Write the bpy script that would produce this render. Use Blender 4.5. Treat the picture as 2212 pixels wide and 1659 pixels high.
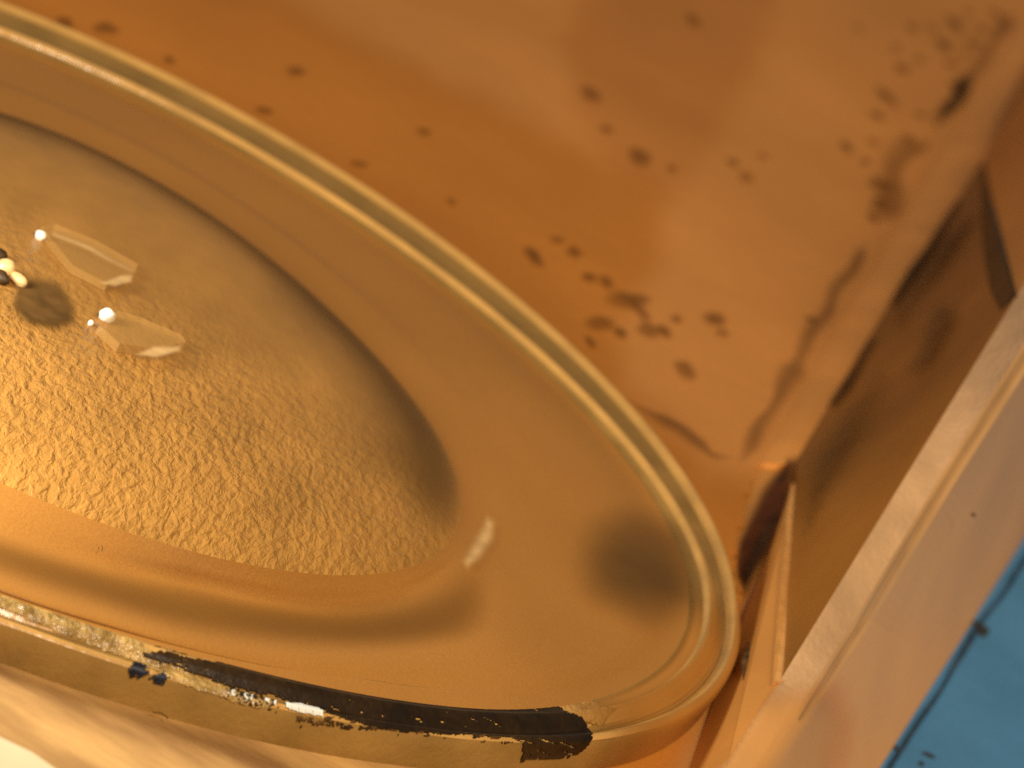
import bpy, bmesh, math, random
import numpy as np
from mathutils import Vector, Matrix, noise

for o in list(bpy.data.objects):
    bpy.data.objects.remove(o)
S = bpy.context.scene
COL = S.collection
R = math.radians
random.seed(7)

# ------------------------------------------------------------------ camera
ELEV, ROLL, DIST = R(21), R(28), 12.0
CAM = DIST * np.array([0, -math.cos(ELEV), math.sin(ELEV)])
FWD = -CAM / DIST
_r0 = np.array([1.0, 0, 0]); _u0 = np.array([0, math.sin(ELEV), math.cos(ELEV)])
RGT = math.cos(ROLL) * _r0 + math.sin(ROLL) * _u0
UPV = -math.sin(ROLL) * _r0 + math.cos(ROLL) * _u0

def at(px, py, z):
    """point of the place at height z seen at this spot of the photograph (2212 x 1659 grid)"""
    d = DIST * FWD + RGT * (px - 1106) / 1000 + UPV * (829.5 - py) / 1000
    return CAM + (z - CAM[2]) / d[2] * d

def proj(p):
    v = np.asarray(p) - CAM
    dep = v @ FWD
    return 1106 + 1000 * DIST * (v @ RGT) / dep, 829.5 - 1000 * DIST * (v @ UPV) / dep

cd = bpy.data.cameras.new('camera')
cam = bpy.data.objects.new('camera', cd); COL.objects.link(cam)
cam.matrix_world = Matrix(((RGT[0], UPV[0], -FWD[0], CAM[0]), (RGT[1], UPV[1], -FWD[1], CAM[1]),
                           (RGT[2], UPV[2], -FWD[2], CAM[2]), (0, 0, 0, 1)))
cd.sensor_width = 36; cd.lens = 36 * DIST / 2.212
cd.clip_start = 0.1; cd.clip_end = 200
cd.dof.use_dof = True
_fp = at(700, 1310, 0.03)
cd.dof.focus_distance = float((_fp - CAM) @ FWD)
cd.dof.aperture_fstop = 2.1
S.camera = cam

# ------------------------------------------------------------------ light
S.view_settings.view_transform = 'Standard'; S.view_settings.look = 'None'
S.view_settings.exposure = 0.0; S.view_settings.gamma = 1.0
W = bpy.data.worlds.new('World'); S.world = W; W.use_nodes = True
W.node_tree.nodes['Background'].inputs[0].default_value = (1.0, 0.76, 0.50, 1)
W.node_tree.nodes['Background'].inputs[1].default_value = 0.22

def area(name, loc, target, size, power, col, size_y=None):
    l = bpy.data.lights.new(name, 'AREA'); l.energy = power; l.color = col; l.size = size
    if size_y: l.shape = 'RECTANGLE'; l.size_y = size_y
    o = bpy.data.objects.new(name, l); COL.objects.link(o); o.location = loc
    o.rotation_euler = (Vector(target) - Vector(loc)).to_track_quat('-Z', 'Y').to_euler()
    return o

area('key_lamp', (-1.65, -2.1, 0.66), (-0.5, -1.3, 0), 0.45, 42, (1.0, 1.0, 0.99))
area('soft_lamp', (3.9, -10.4, 10.4), (0.3, 0.5, 0), 3.6, 1880, (1.0, 0.87, 0.67))

try:
    S.cycles.use_denoising = False
    S.cycles.sample_clamp_indirect = 4
except Exception:
    pass

# ------------------------------------------------------------------ materials
def mat(name, col, rough=0.4, spec=0.4, var=0.12, vscale=3.0, bump=0.0, bscale=60.0, stretch=(1, 1, 1),
        coat=0.0, metal=0.0, trans=0.0, fine=0.05, fscale=420.0, col2=None, ior=1.45, sss=0.0, bgrad=None, distort=0.0):
    m = bpy.data.materials.new(name); m.use_nodes = True
    nt = m.node_tree; N = nt.nodes; L = nt.links
    b = N['Principled BSDF']
    b.inputs['Roughness'].default_value = rough
    b.inputs['Specular IOR Level'].default_value = spec
    b.inputs['Metallic'].default_value = metal
    b.inputs['Coat Weight'].default_value = coat
    b.inputs['Coat Roughness'].default_value = 0.12
    b.inputs['Transmission Weight'].default_value = trans
    b.inputs['IOR'].default_value = ior
    if sss:
        b.inputs['Subsurface Weight'].default_value = sss
        b.inputs['Subsurface Radius'].default_value = (0.12, 0.06, 0.02)
        b.inputs['Subsurface Scale'].default_value = 0.6
    tc = N.new('ShaderNodeTexCoord'); mp = N.new('ShaderNodeMapping')
    mp.inputs['Scale'].default_value = stretch
    L.new(tc.outputs['Object'], mp.inputs['Vector'])
    n1 = N.new('ShaderNodeTexNoise'); n1.inputs['Scale'].default_value = vscale; n1.inputs['Detail'].default_value = 5
    L.new(mp.outputs[0], n1.inputs['Vector'])
    n2 = N.new('ShaderNodeTexNoise'); n2.inputs['Scale'].default_value = fscale; n2.inputs['Detail'].default_value = 2
    L.new(tc.outputs['Object'], n2.inputs['Vector'])
    mx = N.new('ShaderNodeMix'); mx.data_type = 'RGBA'
    c2 = col2 or tuple(c * (1 - 2.4 * var) for c in col)
    mx.inputs['A'].default_value = (*c2, 1); mx.inputs['B'].default_value = (*[c * (1 + 0.6 * var) for c in col], 1)
    rp = N.new('ShaderNodeMapRange'); rp.inputs['From Min'].default_value = 0.3; rp.inputs['From Max'].default_value = 0.7
    L.new(n1.outputs['Fac'], rp.inputs['Value']); L.new(rp.outputs[0], mx.inputs['Factor'])
    m2 = N.new('ShaderNodeMapRange'); m2.inputs['From Min'].default_value = 0.25; m2.inputs['From Max'].default_value = 0.75
    m2.inputs['To Min'].default_value = 1 - fine * 2; m2.inputs['To Max'].default_value = 1 + fine
    L.new(n2.outputs['Fac'], m2.inputs['Value'])
    mul = N.new('ShaderNodeVectorMath'); mul.operation = 'SCALE'
    L.new(mx.outputs['Result'], mul.inputs[0]); L.new(m2.outputs[0], mul.inputs['Scale'])
    L.new(mul.outputs[0], b.inputs['Base Color'])
    if bump:
        nb = N.new('ShaderNodeTexNoise'); nb.inputs['Scale'].default_value = bscale; nb.inputs['Detail'].default_value = 3
        nb.inputs['Roughness'].default_value = 0.5; nb.inputs['Distortion'].default_value = distort
        L.new(mp.outputs[0], nb.inputs['Vector'])
        bp = N.new('ShaderNodeBump'); bp.inputs['Strength'].default_value = 1.0; bp.inputs['Distance'].default_value = bump
        if bgrad:
            sx = N.new('ShaderNodeSeparateXYZ'); L.new(tc.outputs['Object'], sx.inputs[0])
            gr = N.new('ShaderNodeMapRange'); gr.interpolation_type = 'SMOOTHSTEP'
            gr.inputs['From Min'].default_value, gr.inputs['From Max'].default_value = bgrad
            gr.inputs['To Min'].default_value = 1.0; gr.inputs['To Max'].default_value = 0.06
            L.new(sx.outputs['Y'], gr.inputs['Value']); L.new(gr.outputs[0], bp.inputs['Strength'])
        L.new(nb.outputs['Fac'], bp.inputs['Height']); L.new(bp.outputs[0], b.inputs['Normal'])
    return m

def soften(m, top=1.0):
    nt = m.node_tree; b = nt.nodes['Principled BSDF']
    a = nt.nodes.new('ShaderNodeAttribute'); a.attribute_name = 'cover'
    k = nt.nodes.new('ShaderNodeMath'); k.operation = 'MULTIPLY'; k.inputs[1].default_value = top
    nt.links.new(a.outputs['Fac'], k.inputs[0]); nt.links.new(k.outputs[0], b.inputs['Alpha'])
    return m

def cover(o, vals):
    a = o.data.attributes.new('cover', 'FLOAT', 'POINT'); a.data.foreach_set('value', [float(v) for v in vals])
    return o

M = {}
M['floor'] = mat('amber_floor', (0.60, 0.215, 0.030), 0.5, 0.2, 0.10, 0.9, bump=0.002, bscale=14, fine=0.07, fscale=240)
M['floortint'] = mat('pale_floor_reflection', (0.74, 0.305, 0.072), 0.5, 0.2, 0.10, 1.1, fine=0.07, fscale=240)  # paler tone for a reflection painted on the floor
M['film'] = mat('dull_film', (0.64, 0.245, 0.050), 0.5, 0.2, 0.08, 1.2, fine=0.07, fscale=240)  # duller tone for a reflection painted on the floor
M['front'] = mat('streaked_amber', (0.64, 0.36, 0.12), 0.36, 0.5, 0.3, 3.4, bump=0.02, bscale=4, stretch=(0.8, 2.0, 1), col2=(0.27, 0.13, 0.045))
M['ridge'] = mat('ridge_plastic', (0.86, 0.35, 0.070), 0.4, 0.35, 0.08, 4, fine=0.06)
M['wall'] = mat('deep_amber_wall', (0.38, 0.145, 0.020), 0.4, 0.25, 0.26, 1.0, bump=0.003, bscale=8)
M['gap'] = mat('gap_shade', (0.12, 0.030, 0.010), 0.8, 0.1, 0.4, 9)  # shade of the corner gap as a dark colour
M['bevel'] = mat('pale_bevel', (0.60, 0.345, 0.165), 0.35, 0.5, 0.08, 9, bump=0.003, bscale=60, fine=0.09)
M['bevel2'] = mat('pale_bevel_step', (0.76, 0.39, 0.14), 0.4, 0.45, 0.08, 5, fine=0.07)
M['outer'] = mat('outer_face_plastic', (0.92, 0.42, 0.11), 0.36, 0.4, 0.06, 1.6, fine=0.07)
M['corner'] = mat('corner_plastic', (0.661, 0.272, 0.0522), 0.42, 0.4, 0.10, 2.0)
M['step'] = mat('step_seam', (0.42, 0.21, 0.075), 0.4, 0.4, 0.2, 8)
M['crumb'] = mat('dirt_crumb', (0.045, 0.045, 0.05), 0.7, 0.2, 0.3, 40)
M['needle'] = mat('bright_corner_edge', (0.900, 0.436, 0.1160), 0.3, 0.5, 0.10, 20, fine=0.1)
M['sliver'] = mat('dark_edge', (0.055, 0.028, 0.0080), 0.5, 0.3, 0.3, 10)
M['speck'] = mat('brown_residue', (0.27, 0.095, 0.015), 0.6, 0.15, 0.3, 12)
M['speck2'] = mat('dark_residue', (0.12, 0.045, 0.016), 0.6, 0.15, 0.3, 12)
M['glass'] = mat('amber_glass', (0.425, 0.178, 0.033), 0.38, 0.22, 0.07, 1.3, fine=0.08, fscale=260, bump=0.0006, bscale=110)
M['pad'] = mat('pebbled_glass', (0.44, 0.202, 0.040), 0.33, 0.35, 0.10, 5, bump=0.0125, bscale=42, stretch=(1.3, 0.75, 1), fine=0.07, bgrad=(-1.35, -0.55), distort=0.3)
M['rim'] = mat('rim_glass', (0.62, 0.33, 0.085), 0.22, 0.6, 0.10, 8, bump=0.0015, bscale=45, coat=0.2)
M['side'] = mat('olive_side_glass', (0.36, 0.195, 0.048), 0.32, 0.3, 0.12, 7, fine=0.08, bump=0.002, bscale=70)
M['frost'] = mat('frosted_chamfer', (0.56, 0.34, 0.10), 0.25, 0.8, 0.35, 24, bump=0.018, bscale=45, fine=0.12, col2=(0.20, 0.11, 0.025))
M['paint'] = mat('black_paint', (0.040, 0.019, 0.005), 0.36, 0.3, 0.3, 5, bump=0.0015, bscale=60, col2=(0.008, 0.004, 0.002), fine=0.2, fscale=70)
M['blueink'] = mat('dark_blue_fleck', (0.010, 0.013, 0.028), 0.4, 0.4, 0.3, 40)
M['silver'] = mat('silver_fleck', (0.920, 0.900, 0.7800), 0.35, 0.8, 0.05, 20)
M['refr_glass'] = mat('dark_refraction_glass', (0.250, 0.125, 0.0320), 0.4, 0.3, 0.15, 4)  # tone for the dark refraction painted in the bowl
M['nick'] = mat('pale_nick', (0.750, 0.470, 0.1800), 0.35, 0.5, 0.1, 20)
M['shard'] = mat('clear_shard', (0.62, 0.33, 0.085), 0.2, 0.4, 0.03, 9)
M['shard'].node_tree.nodes['Principled BSDF'].inputs['Alpha'].default_value = 0.30
M['bead'] = mat('bead_highlight', (0.950, 0.880, 0.6800), 0.15, 0.8, 0.03, 9)  # near-white colour stands in for the lamp's highlight on a bead
M['pit'] = mat('pit_glass', (0.200, 0.095, 0.0200), 0.5, 0.3, 0.2, 16)
M['blue'] = mat('blue_paint', (0.075, 0.275, 0.54), 0.5, 0.3, 0.10, 2.4, fine=0.10, fscale=160, bump=0.001, bscale=80)
M['grime'] = mat('grime', (0.05, 0.052, 0.06), 0.8, 0.1, 0.4, 25)
M['lip'] = mat('cream_lip', (0.850, 0.700, 0.4200), 0.4, 0.4, 0.04, 4)
M['striated'] = mat('striated_rim', (0.54, 0.27, 0.06), 0.25, 0.8, 0.2, 20, bump=0.016, bscale=34, stretch=(1.2, 0.6, 1), fine=0.1)
M['mottle'] = mat('brown_mottle', (0.16, 0.07, 0.014), 0.5, 0.3, 0.4, 30)
for _n, _t in (('speck', .48), ('speck2', .45), ('grime', .85)): soften(M[_n], _t)
M['stepfilm'] = soften(mat('step_seam_film', (0.40, 0.19, 0.065), 0.4, 0.4, 0.2, 8), 0.6)
M['gapshade'] = soften(mat('reddish_gap_shade', (0.085, 0.022, 0.007), 0.7, 0.15, 0.3, 9), 0.92)  # reddish dark film that paints the gap's shade
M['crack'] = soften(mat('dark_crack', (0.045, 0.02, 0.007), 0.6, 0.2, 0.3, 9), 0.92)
M['smudge'] = soften(mat('grey_smudge', (0.13, 0.062, 0.017), 0.6, 0.2, 0.3, 9), 0.7)
M['refraction'] = soften(mat('dark_refraction', (0.15, 0.070, 0.014), 0.4, 0.3, 0.15, 5), 0.68)  # dark film painted in place of refraction in the bowl
M['pitfilm'] = soften(mat('pit_dark_film', (0.16, 0.075, 0.016), 0.5, 0.3, 0.2, 16), 0.95)
M['nickfilm'] = soften(mat('nick_film', (0.95, 0.60, 0.24), 0.35, 0.3, 0.1, 20), 0.62)  # pale film; on the nick it paints the highlight
M['haze_edge'] = soften(mat('hazy_edge', (0.46, 0.19, 0.034), 0.45, 0.2, 0.06, 3), 0.93)
M['fade'] = soften(mat('clouded_corner', (0.80, 0.375, 0.11), 0.42, 0.4, 0.06, 2), 0.85)
M['fibre'] = mat('fibre', (0.120, 0.060, 0.0200), 0.7, 0.1, 0.2, 40)

# ------------------------------------------------------------------ helpers
def mesh_obj(name, verts, faces, m, parent=None, smooth=False):
    me = bpy.data.meshes.new(name)
    me.from_pydata([tuple(map(float, v)) for v in verts], [], faces)
    bm = bmesh.new(); bm.from_mesh(me)
    bmesh.ops.recalc_face_normals(bm, faces=bm.faces); bm.to_mesh(me); bm.free()
    if smooth:
        me.polygons.foreach_set('use_smooth', [True] * len(me.polygons))
    me.materials.append(m)
    o = bpy.data.objects.new(name, me); COL.objects.link(o)
    if parent: o.parent = parent
    return o

def empty(name, label, cat, group=None):
    o = bpy.data.objects.new(name, None); COL.objects.link(o)
    o['label'] = label; o['category'] = cat
    if group: o['group'] = group
    return o

def tag(o, label, cat, group=None):
    o['label'] = label; o['category'] = cat
    if group: o['group'] = group
    return o

def inside(x, y, poly):
    c = False; j = len(poly) - 1
    for i in range(len(poly)):
        xi, yi = poly[i]; xj, yj = poly[j]
        if (yi > y) != (yj > y) and x < (xj - xi) * (y - yi) / (yj - yi) + xi: c = not c
        j = i
    return c

ZF, ZT = -0.06, -0.27            # floor of the case, top of the blue table

def prism(name, pts, m, parent, zb=ZT + 0.004):
    """solid piece: top outline given by picture spots with heights, sides down to zb"""
    top = [at(*p) for p in pts]; n = len(top)
    bot = [np.array([p[0], p[1], zb]) for p in top]
    fs = [list(range(n)), list(range(2 * n - 1, n - 1, -1))] + [[i, n + i, n + (i + 1) % n, (i + 1) % n] for i in range(n)]
    o = mesh_obj(name, top + bot, fs, m, parent)
    return o

def dense(pts, n=40):
    P = np.array(pts, float); d = np.r_[0, np.cumsum(np.linalg.norm(np.diff(P[:, :2], axis=0), axis=1))]; t = np.linspace(0, d[-1], n)
    return np.stack([np.interp(t, d, P[:, k]) for k in range(3)], 1)

def strip(name, left, right, m, parent, zb=ZT + 0.004, across=4, crown=0.0, n=40):
    """solid band between two long edges (picture spots with heights), smooth along its length"""
    A, B = dense(left, n), dense(right, n); vs = []; fs = []; w = across + 1
    for a, b in zip(A, B):
        for k in range(w):
            t = k / across; q = a + (b - a) * t
            vs.append(at(q[0], q[1], q[2] + crown * 4 * t * (1 - t)))
    top = len(vs); vs += [np.array([v[0], v[1], zb]) for v in vs]
    for i in range(n - 1):
        for k in range(across):
            f = (i * w + k, i * w + k + 1, (i + 1) * w + k + 1, (i + 1) * w + k); fs.append(f); fs.append(tuple(top + q for q in f[::-1]))
        for k in (0, across):
            fs.append((i * w + k, (i + 1) * w + k, top + (i + 1) * w + k, top + i * w + k))
    for i in (0, n - 1):
        for k in range(across):
            fs.append((i * w + k, i * w + k + 1, top + i * w + k + 1, top + i * w + k))
    return mesh_obj(name, vs, fs, m, parent, False)

# ------------------------------------------------------------------ setting
tb = mesh_obj('table', [(-60, -60, ZT), (60, -60, ZT), (60, 60, ZT), (-60, 60, ZT),
                        (-60, -60, ZT - 1), (60, -60, ZT - 1), (60, 60, ZT - 1), (-60, 60, ZT - 1)],
              [(0, 1, 2, 3), (7, 6, 5, 4), (0, 4, 5, 1), (1, 5, 6, 2), (2, 6, 7, 3), (3, 7, 4, 0)], M['blue'])
tb['kind'] = 'structure'
tb.data.materials.clear(); tb.data.materials.append(M['blue'])

# grime that has gathered in a line beside the case
def blob(c, rx, ry, h, rot, m, name, parent, seed, zbase):
    """flat irregular lump lying on a surface"""
    vs = []; fs = []; n = 18
    for k, (s, hh) in enumerate(((1, 0.0), (0.75, 0.7), (0.4, 1.0))):
        for i in range(n):
            a = 2 * math.pi * i / n
            w = 1 + 0.38 * noise.noise(Vector((math.cos(a) * 1.3 + seed * 7.3, math.sin(a) * 1.3, seed * 3.1)))
            x, y = rx * s * w * math.cos(a), ry * s * w * math.sin(a)
            vs.append((c[0] + x * math.cos(rot) - y * math.sin(rot), c[1] + x * math.sin(rot) + y * math.cos(rot), zbase + h * hh + 0.0005))
    for k in range(2):
        for i in range(n):
            fs.append((k * n + i, k * n + (i + 1) % n, (k + 1) * n + (i + 1) % n, (k + 1) * n + i))
    vs.append((c[0], c[1], zbase + h * 1.05)); fs += [(2 * n + i, 2 * n + (i + 1) % n, 3 * n) for i in range(n)]
    return cover(mesh_obj(name, vs, fs, m, parent, True), [0.0] * n + [0.45] * n + [0.95] * n + [1.0])

def ribbon(name, pts, w, h, m, parent, seed, ragged=0.5):
    """low ragged ridge of dirt following points (x,y,z); w = half width"""
    P = [np.array(p) for p in pts]; D = []
    for a, b in zip(P[:-1], P[1:]):
        k = max(2, int(np.linalg.norm(b - a) / 0.05))
        D += [a + (b - a) * i / k for i in range(k)]
    D.append(P[-1])
    vs = []; fs = []; cov = []
    for i, p in enumerate(D):
        t = D[min(i + 1, len(D) - 1)] - D[max(i - 1, 0)]; t /= np.linalg.norm(t) + 1e-9
        s = np.array([t[1], -t[0], 0])
        q = [noise.noise(Vector((i * 0.17, seed + k * 5.0, 0))) for k in range(3)]
        e = min(1, i / 3, (len(D) - 1 - i) / 3)
        wl, wr = w * (1 + ragged * 1.6 * q[0]) * e, w * (1 + ragged * 1.6 * q[1]) * e
        c = p + s * w * ragged * q[2]
        up = np.array([0, 0, h * e])
        for q_ in np.linspace(-1, 1, 9):
            hh = 1 - q_ * q_; cv = hh * hh
            vs.append(c + s * (wl if q_ < 0 else wr) * q_ + up * hh + (0, 0, 0.0006)); cov.append(cv * e * (1 - .35 * ragged * (1 + 1.5 * noise.noise(Vector((i * .12, seed + 31, q_ * .7))))))
    for i in range(len(D) - 1):
        for k in range(8):
            a = 9 * i + k; fs.append((a, a + 1, a + 10, a + 9))
    return cover(mesh_obj(name, vs, fs, m, parent, True), cov)

def soft_sheet(name, poly, z, soft, m, parent, step=14, wob=10, shape=None):
    """thin film lying at height z (number or function of the spot), fading out over `soft` at its outline"""
    x0, x1 = min(p[0] for p in poly), max(p[0] for p in poly); y0, y1 = min(p[1] for p in poly), max(p[1] for p in poly)
    nx, ny = int((x1 - x0) / step) + 2, int((y1 - y0) / step) + 2
    vs = []; cov = []
    for i in range(nx):
        for j in range(ny):
            x, y = x0 + i * step, y0 + j * step
            vs.append(at(x, y, z(x, y) if callable(z) else z))
            wx = x + wob * noise.noise(Vector((x * .012, y * .012, 1))); wy = y + wob * noise.noise(Vector((x * .012, y * .012, 8)))
            d = 1e9
            for k in range(len(poly)):
                ax, ay = poly[k]; bx, by = poly[(k + 1) % len(poly)]
                t = max(0, min(1, ((wx - ax) * (bx - ax) + (wy - ay) * (by - ay)) / ((bx - ax) ** 2 + (by - ay) ** 2)))
                d = min(d, math.hypot(wx - ax - t * (bx - ax), wy - ay - t * (by - ay)))
            v = d / soft if inside(wx, wy, poly) else 0
            v = min(1, v); cov.append(v * v * (3 - 2 * v))
    if shape: cov = shape(x0, y0, nx, ny, step)
    fs = []; keep = set()
    for i in range(nx - 1):
        for j in range(ny - 1):
            f = (i * ny + j, (i + 1) * ny + j, (i + 1) * ny + j + 1, i * ny + j + 1)
            if max(cov[q] for q in f) > 0: fs.append(f); keep.update(f)
    keep = sorted(keep); mp = {v: i for i, v in enumerate(keep)}
    return cover(mesh_obj(name, [vs[v] for v in keep], [tuple(mp[v] for v in f) for f in fs], m, parent, True), [cov[v] for v in keep])

def soft_spot(name, cx, cy, rx, ry, rot, z, m, parent, step=8, wob=.18):
    R_ = max(rx, ry)
    def shape(x0, y0, nx, ny, st):
        out = []
        for i in range(nx):
            for j in range(ny):
                dx, dy = x0 + i * st - cx, y0 + j * st - cy
                u, v = (dx * math.cos(rot) + dy * math.sin(rot)) / rx, (-dx * math.sin(rot) + dy * math.cos(rot)) / ry
                d = math.hypot(u, v) + wob * noise.noise(Vector((dx * 2.2 / R_, dy * 2.2 / R_, cx)))
                t = max(0, min(1, (1 - d) / .85)); out.append(t * t * (3 - 2 * t))
        return out
    return soft_sheet(name, [(cx - R_, cy - R_), (cx + R_, cy - R_), (cx + R_, cy + R_), (cx - R_, cy + R_)], z, 1, m, parent, step, 0, shape)

g = ribbon('grime_line', [at(x, y, ZT) for x, y in ((2330, 1030), (2250, 1150), (2176, 1270), (2106, 1362), (2031, 1492), (1926, 1650), (1820, 1815))],
           0.010, 0.005, M['grime'], None, 3.0, 0.38)
tag(g, 'thin dark line of grime running along the blue surface beside the case', 'grime')
for i, (x, y, r) in enumerate(((2122, 1364, .016), (2112, 1353, .012), (2005, 1632, .008), (1990, 1650, .006), (1928, 1612, .009))):
    tag(blob(at(x, y, ZT), r, r * 2.2, r * 0.6, i, M['crumb'], 'dirt_crumb', None, i + 40, ZT),
        ['dark crumb stuck to the outer side of the grime line', 'small dark crumb in the bend of the grime line',
         'lone crumb out on the open blue surface, the larger of two', 'tiny crumb on the blue surface nearest the bottom edge',
         'dark crumb at the foot of the amber case edge'][i], 'crumb', 'dirt crumbs on the blue surface')

# ------------------------------------------------------------------ the amber case
case = empty('amber_case', 'cloudy amber plastic case with a pale slanted rim beside the blue surface', 'case')
rl = [(2370, -240, ZF), (2226, 0, ZF), (2095, 220, ZF), (1880, 580, ZF), (1715, 850, ZF), (1630, 1000, ZF)]
gapL = [(1592, 1170, ZF), (1604, 1285, ZF)]
cornL = [(1598, 1345, ZF), (1580, 1480, ZF), (1500, 1659, ZF), (1420, 1850, ZF)]
floor = prism('case_floor', [(-900, -330, ZF)] + rl + gapL + cornL + [(1100, 2050, ZF), (-900, 1500, ZF)], M['floor'], case)
ZR = ZF + 0.045
rr = [(2320, -40, ZR), (2150, 262, ZR), (2125, 345, ZR), (1950, 605, ZR), (1800, 858, ZR), (1715, 1003, ZR)]
strip('ridge', rl, rr, M['ridge'], case, crown=0.012)
prism('corner_gap', [(1630, 1000, ZF), (1715, 1003, ZR), (1711, 1045, 0.0), (1660, 1190, -0.03), (1604, 1285, ZF), (1592, 1170, ZF)], M['corner'], case)
def gap_z(x, y):
    a = np.interp(y, [1000, 1170, 1285], [1630, 1592, 1604]); b = np.interp(y, [1003, 1045, 1190, 1285], [1715, 1711, 1660, 1606]); zb = np.interp(y, [1003, 1045, 1190, 1285], [ZR, 0, -.03, ZF])
    t = max(0, min(1, (x - a) / max(2, b - a))); return float(ZF + (zb - ZF) * t) + .007
soft_sheet('corner_shade', [(1728, 975), (1720, 1050), (1676, 1190), (1608, 1305), (1580, 1250), (1592, 1165), (1640, 1060), (1690, 985)], gap_z, 26, M['gapshade'], case, 5, 8)  # shadow of the corner gap painted as a soft dark film
soft_sheet('corner_shade', [(1700, 1060), (1665, 1185), (1612, 1285), (1600, 1240), (1640, 1140)], lambda x, y: gap_z(x, y) + .004, 22, M['crack'], case, 5, 6)  # deeper core of the painted gap shadow
ZB0, ZB1, ZBX = 0.10, 0.62, 0.76
bl = [(2330, 420, ZBX), (2193, 645, ZB1), (1956, 1029, 0.37), (1756, 1355, 0.165), (1684, 1472, ZB0)]
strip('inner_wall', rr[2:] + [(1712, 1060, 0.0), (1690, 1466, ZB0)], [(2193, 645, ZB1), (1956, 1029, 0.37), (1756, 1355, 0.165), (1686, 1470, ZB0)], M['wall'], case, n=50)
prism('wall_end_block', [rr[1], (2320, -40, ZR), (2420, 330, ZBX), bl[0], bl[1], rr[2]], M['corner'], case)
b1r = [(2350, 535, ZBX + .02), (2223, 725, ZB1 + .02), (2031, 1029, 0.39), (1846, 1339, 0.175), (1715, 1545, 0.09), (1640, 1660, 0.07), (1530, 1830, 0.05)]
bl += [(1570, 1660, 0.065), (1465, 1830, 0.045)]
strip('rim_bevel', bl, b1r, M['bevel'], case, n=60)
b2r = [(2370, 565, ZBX - .01), (2250, 750, ZB1 - .01), (2056, 1054, 0.365), (1886, 1339, 0.15), (1750, 1545, 0.07), (1672, 1660, 0.05), (1560, 1830, 0.03)]
strip('rim_step', b1r, b2r, M['bevel2'], case, n=60)
oe = [(2420, 835, ZT + .03), (2212, 1162, ZT + .03), (2056, 1413, ZT + .03), (1900, 1659, ZT + .03), (1800, 1818, ZT + .03)]
_sl = [(x + 16, y + 10, z) for x, y, z in b1r[1:5]]
def sl_z(x, y): return float(np.interp(y, [p[1] for p in _sl], [p[2] for p in _sl])) + .004
soft_sheet('step_line', [(x - 5, y - 2) for x, y, z in _sl] + [(x + 5, y + 4) for x, y, z in _sl[::-1]], sl_z, 5, M['stepfilm'], case, 3, 2)
strip('outer_face', b2r, oe, M['outer'], case, n=60)
prism('case_corner', [gapL[1], (1660, 1190, -0.03), (1708, 1050, 0.0), (1700, 1110, 0.01), (1684, 1472, ZB0), (1570, 1660, 0.065), (1465, 1830, 0.045)] + [(1420, 1850, ZF), (1500, 1659, ZF), (1580, 1480, ZF), (1598, 1345, ZF)], M['corner'], case)
def bz(x, y):
    xs = [np.interp(y, [p[1] for p in L_], [p[0] for p in L_]) for L_ in (cornL, bl, b1r, b2r, oe)]
    zs = [np.interp(y, [p[1] for p in L_], [p[2] for p in L_]) for L_ in (cornL, bl, b1r, b2r, oe)]
    return float(np.interp(x, xs, zs))
soft_sheet('clouded_corner', [(1540, 1430), (1690, 1455), (1830, 1440), (1880, 1560), (1830, 1800), (1380, 1800), (1440, 1600)], lambda x, y: bz(x, y) + .008, 110, M['fade'], case, 10, 8)
# pale glowing upright edge at the corner
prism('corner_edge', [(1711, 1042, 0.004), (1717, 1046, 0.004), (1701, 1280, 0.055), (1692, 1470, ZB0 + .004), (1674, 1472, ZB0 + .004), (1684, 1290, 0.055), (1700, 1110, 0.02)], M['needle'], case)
prism('dark_edge', [(2122, 348, ZR + .004), (2134, 362, ZR + .01), (2152, 440, 0.22), (2184, 560, 0.45), (2199, 640, ZB1 + .008), (2186, 628, ZB1 - .01), (2162, 560, 0.46), (2141, 455, 0.25)], M['sliver'], case)
lip = prism('front_lip', [(-300, 1420, ZF + .06), (0, 1592, ZF + .06), (70, 1625, ZF + .06), (190, 1710, ZF + .06), (100, 1900, ZF + .06), (-400, 1700, ZF + .06)], M['lip'], case)
fs_ = prism('front_strip', [(-500, 1290, ZF + .004), (0, 1392, ZF + .004), (400, 1490, ZF + .004), (850, 1590, ZF + .004), (1200, 1640, ZF + .004), (1330, 1700, ZF + .004), (1100, 1900, ZF + .004), (-500, 1800, ZF + .004)], M['front'], case, zb=ZF - 0.03)
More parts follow.
